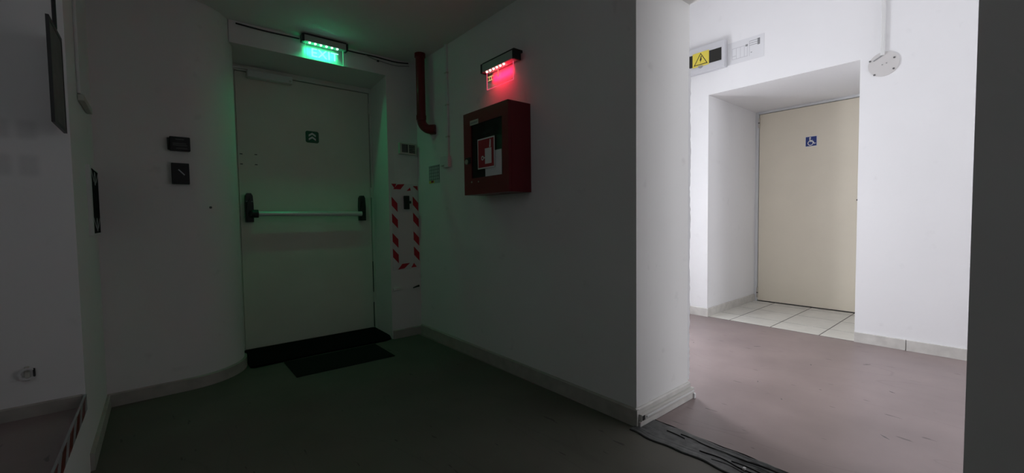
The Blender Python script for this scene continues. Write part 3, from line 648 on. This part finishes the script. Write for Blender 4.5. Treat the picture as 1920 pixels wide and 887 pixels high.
obj('panel_lip', box(FLW, 2.62, 2.93, 1.535, 1.562, 0, 0.022, 0.004), 'offw', wp)
hg = thing('hanging_sign', 'grey board in a dark frame hanging from a rod at far left', 'sign', (XL-.008, 2.2, 1.335))
FH = Fr((XL-.014, 0, 0), (0, 1, 0), (1, 0, 0))
sh = box(FH, 2.090, 2.104, 1.345, 1.700, 0, 0.009); box(FH, 2.326, 2.338, 1.345, 1.700, 0, 0.009, 0, sh); box(FH, 2.104, 2.326, 1.345, 1.358, 0, 0.009, 0, sh); box(FH, 2.104, 2.326, 1.684, 1.700, 0, 0.009, 0, sh)
obj('sign_frame', sh, 'dark', hg)
obj('sign_board', box(FH, 2.104, 2.326, 1.358, 1.684, 0.002, 0.0075), 'board', hg)
obj('hanging_rod', tube([FH.p(2.235, 1.700, 0.0045), FH.p(2.235, ZC, 0.0045)], 0.006, 8), 'black', hg)
kb = thing('recess_kerb', 'low kerb edged with red and white hazard tape at far left', 'kerb', (XL, 1.3, 0))
obj('kerb_face', wbox(XL-.004, XL, 0.2, YN, 0, 0.262), 'wall', kb)
tp = obj('hazard_tape', wbox(XL-.004, XL+.003, 0.2, YN, 0.262, 0.325, 0.001), 'midgrey', kb)
y = 0.25
while y < YN-.12:
    obj('red_stripe', prism(FLW, [(y, .266), (y+.075, .266), (y+.13, .322), (y+.055, .322)], 0.003, 0.004), 'pipe', tp); y += 0.15
FJ = Fr((0, YN, 0), (1, 0, 0), (0, -1, 0))
hk = thing('wall_hook', 'small white hook low on the end face at far left', 'hook', (-.40, YN, .41))
obj('hook_loop', ring(FJ, -0.396, 0.445, 0.016, 0.022, 0.004, 0.016, 18, math.radians(40), math.radians(320)), 'white', hk)
obj('hook_gap', box(FJ, -0.382, -0.376, 0.430, 0.462, 0, 0.008, 0.002), 'dark', hk)
obj('hook_plate', box(FJ, -0.404, -0.390, 0.418, 0.472, 0, 0.006, 0.002), 'offw', hk)

# ------------------------------------------------------------------ corridor: toilet door
d2 = thing('door_2', 'cream accessible toilet door deep in the corridor recess', 'door', (XR, 1.4, 0), kind='structure')
FT = Fr((XR, 0, 0), (0, -1, 0), (-1, 0, 0))
lf = obj('door_leaf', box(FT, -1.918, -0.83, 0.012, 2.128, -0.035, 0.0, 0.002), 'cream', d2)
sh = box(FT, -1.952, -1.922, 0, RZ, -0.05, 0.016, 0.003); box(FT, -0.826, -0.80, 0, RZ, -0.05, 0.016, 0.003, sh); box(FT, -1.922, -0.826, 2.132, RZ, -0.05, 0.016, 0.003, sh)
obj('door_frame', sh, 'frame_w', d2)
for z in (0.045, 1.98):
    hg_ = obj('hinge', tube([FT.p(-1.920, z, 0.012), FT.p(-1.920, z+.11, 0.012)], 0.009, 10), 'steel', d2)
    obj('hinge_band', tube([FT.p(-1.920, z+.05, 0.012), FT.p(-1.920, z+.06, 0.012)], 0.0095, 10), 'dark', hg_)
obj('lock_knob', tube([FT.p(-1.015, 1.128, 0), FT.p(-1.015, 1.128, 0.05)], 0.009, 12), 'black', d2)
ws = obj('wheelchair_sign', box(FT, -1.472, -1.366, 1.705, 1.812, 0, 0.002), 'signwhite', d2, label='blue wheelchair symbol sign')
obj('sign_field', box(FT, -1.467, -1.371, 1.710, 1.807, 0.002, 0.003), 'blue', ws)
obj('symbol_wheel', ring(FT, -1.424, 1.741, 0.019, 0.026, 0.003, 0.004, 24), 'signwhite', ws)
obj('symbol_head', disc(FT, -1.428, 1.794, 0.0085, 0.003, 0.004, 14), 'signwhite', ws)
obj('symbol_body', bar(FT, (-1.430, 1.785), (-1.428, 1.757), 0.010, 0.003, 0.004), 'signwhite', ws)
obj('symbol_arm', bar(FT, (-1.430, 1.768), (-1.405, 1.768), 0.006, 0.003, 0.0041), 'signwhite', ws)
obj('symbol_leg', bar(FT, (-1.428, 1.757), (-1.400, 1.757), 0.008, 0.003, 0.0042), 'signwhite', ws)
obj('symbol_leg', bar(FT, (-1.403, 1.759), (-1.390, 1.732), 0.008, 0.003, 0.0043), 'signwhite', ws)
obj('symbol_foot', bar(FT, (-1.392, 1.732), (-1.378, 1.738), 0.007, 0.003, 0.0044), 'signwhite', ws)

# distribution board
FW = Fr((XW, 0, 0), (0, -1, 0), (-1, 0, 0))
eb = thing('distribution_board', 'white electrical board with dark window and yellow warning sticker', 'electrical box', (XW, 2.0, 2.37))
D = 0.055
obj('case', box(FW, -2.270, -1.780, 2.372, 2.622, 0, D, 0.006), 'casew', eb)
wn = obj('window_cover', box(FW, -2.232, -1.808, 2.440, 2.556, D, D+.004, 0.001), 'smoked', eb)
obj('finger_catch', ring(FW, -2.005, 2.440, 0.0, 0.024, D, D+.006, 14, math.pi, 2*math.pi), 'midgrey', eb)
yw = obj('warning_sticker', box(FW, -2.082, -1.922, 2.432, 2.566, D+.004, D+.0055), 'yellow', eb, label='yellow high voltage sticker')
def tri(s_): return [(-2.002-.068*s_, 2.447+.040*(1-s_)), (-2.002+.068*s_, 2.447+.040*(1-s_)), (-2.002, 2.447+.040+.072*s_)]
o_, i_ = tri(1.0), tri(0.84)
sh = S()
for q in range(3):
    p0, p1, p2, p3 = o_[q], o_[(q+1) % 3], i_[(q+1) % 3], i_[q]; prism(FW, [p0, p1, p2, p3], D+.0055, D+.0065, sh)
obj('warning_triangle', sh, 'black', yw)
obj('lightning_bolt', prism(FW, [(-2.000, 2.528), (-1.991, 2.528), (-1.998, 2.503), (-1.988, 2.506), (-2.006, 2.466), (-2.003, 2.488), (-2.013, 2.484)], D+.0055, D+.0065), 'black', yw)
pp = thing('paper_sheet', 'white printed diagram sheet stuck beside the electrical board', 'paper', (XW, 1.6, 2.384))
ps = obj('sheet', box(FW, -1.775, -1.466, 2.384, 2.583, 0, 0.002), 'paper', pp)
def pl(a0, a1, b0, b1, m='palegrey'): obj('print_line', box(FW, a0, a1, b0, b1, 0.002, 0.0026), m, ps)
for a in (-1.735, -1.700, -1.665, -1.630, -1.605): pl(a, a+.0025, 2.425, 2.525)
pl(-1.735, -1.60, 2.522, 2.525); pl(-1.735, -1.60, 2.425, 2.428); pl(-1.620, -1.600, 2.512, 2.530, 'midgrey')
for i in range(3): pl(-1.585, -1.500, 2.510+i*.018, 2.514+i*.018, 'midgrey')
pl(-1.520, -1.500, 2.500, 2.556, 'midgrey'); pl(-1.575, -1.565, 2.445, 2.452, 'midgrey'); pl(-1.588, -1.585, 2.42, 2.55); pl(-1.735, -1.70, 2.452, 2.456)

# cover plate with conduit
cvp = thing('cover_plate', 'round white cover plate with four screws under a conduit', 'cover plate', (XW, 0.665, 2.0))
obj('plate', disc(FW, -0.665, 2.088, 0.088, 0, 0.006, 36), 'plate', cvp)
for (a, b) in ((-0.742, 2.126), (-0.606, 2.118), (-0.608, 2.040), (-0.715, 2.020), (-0.672, 2.084), (-0.648, 2.090)):
    obj('screw', disc(FW, a, b, 0.0065 if abs(b-2.087) > .02 else 0.004, 0.006, 0.009, 10), 'darkgrey' if abs(b-2.087) > .02 else 'midgrey', cvp)
obj('bracket', bar(FW, (-0.722, 2.122), (-0.660, 2.158), 0.008, 0.006, 0.010), 'midgrey', cvp)
o = obj('surface_conduit', box(FW, -0.682, -0.658, 2.150, ZK, 0.0, 0.018, 0.004), 'white'); tag(o, 'white surface conduit running up from the round cover plate', 'conduit')
bpy.context.view_layer.update()
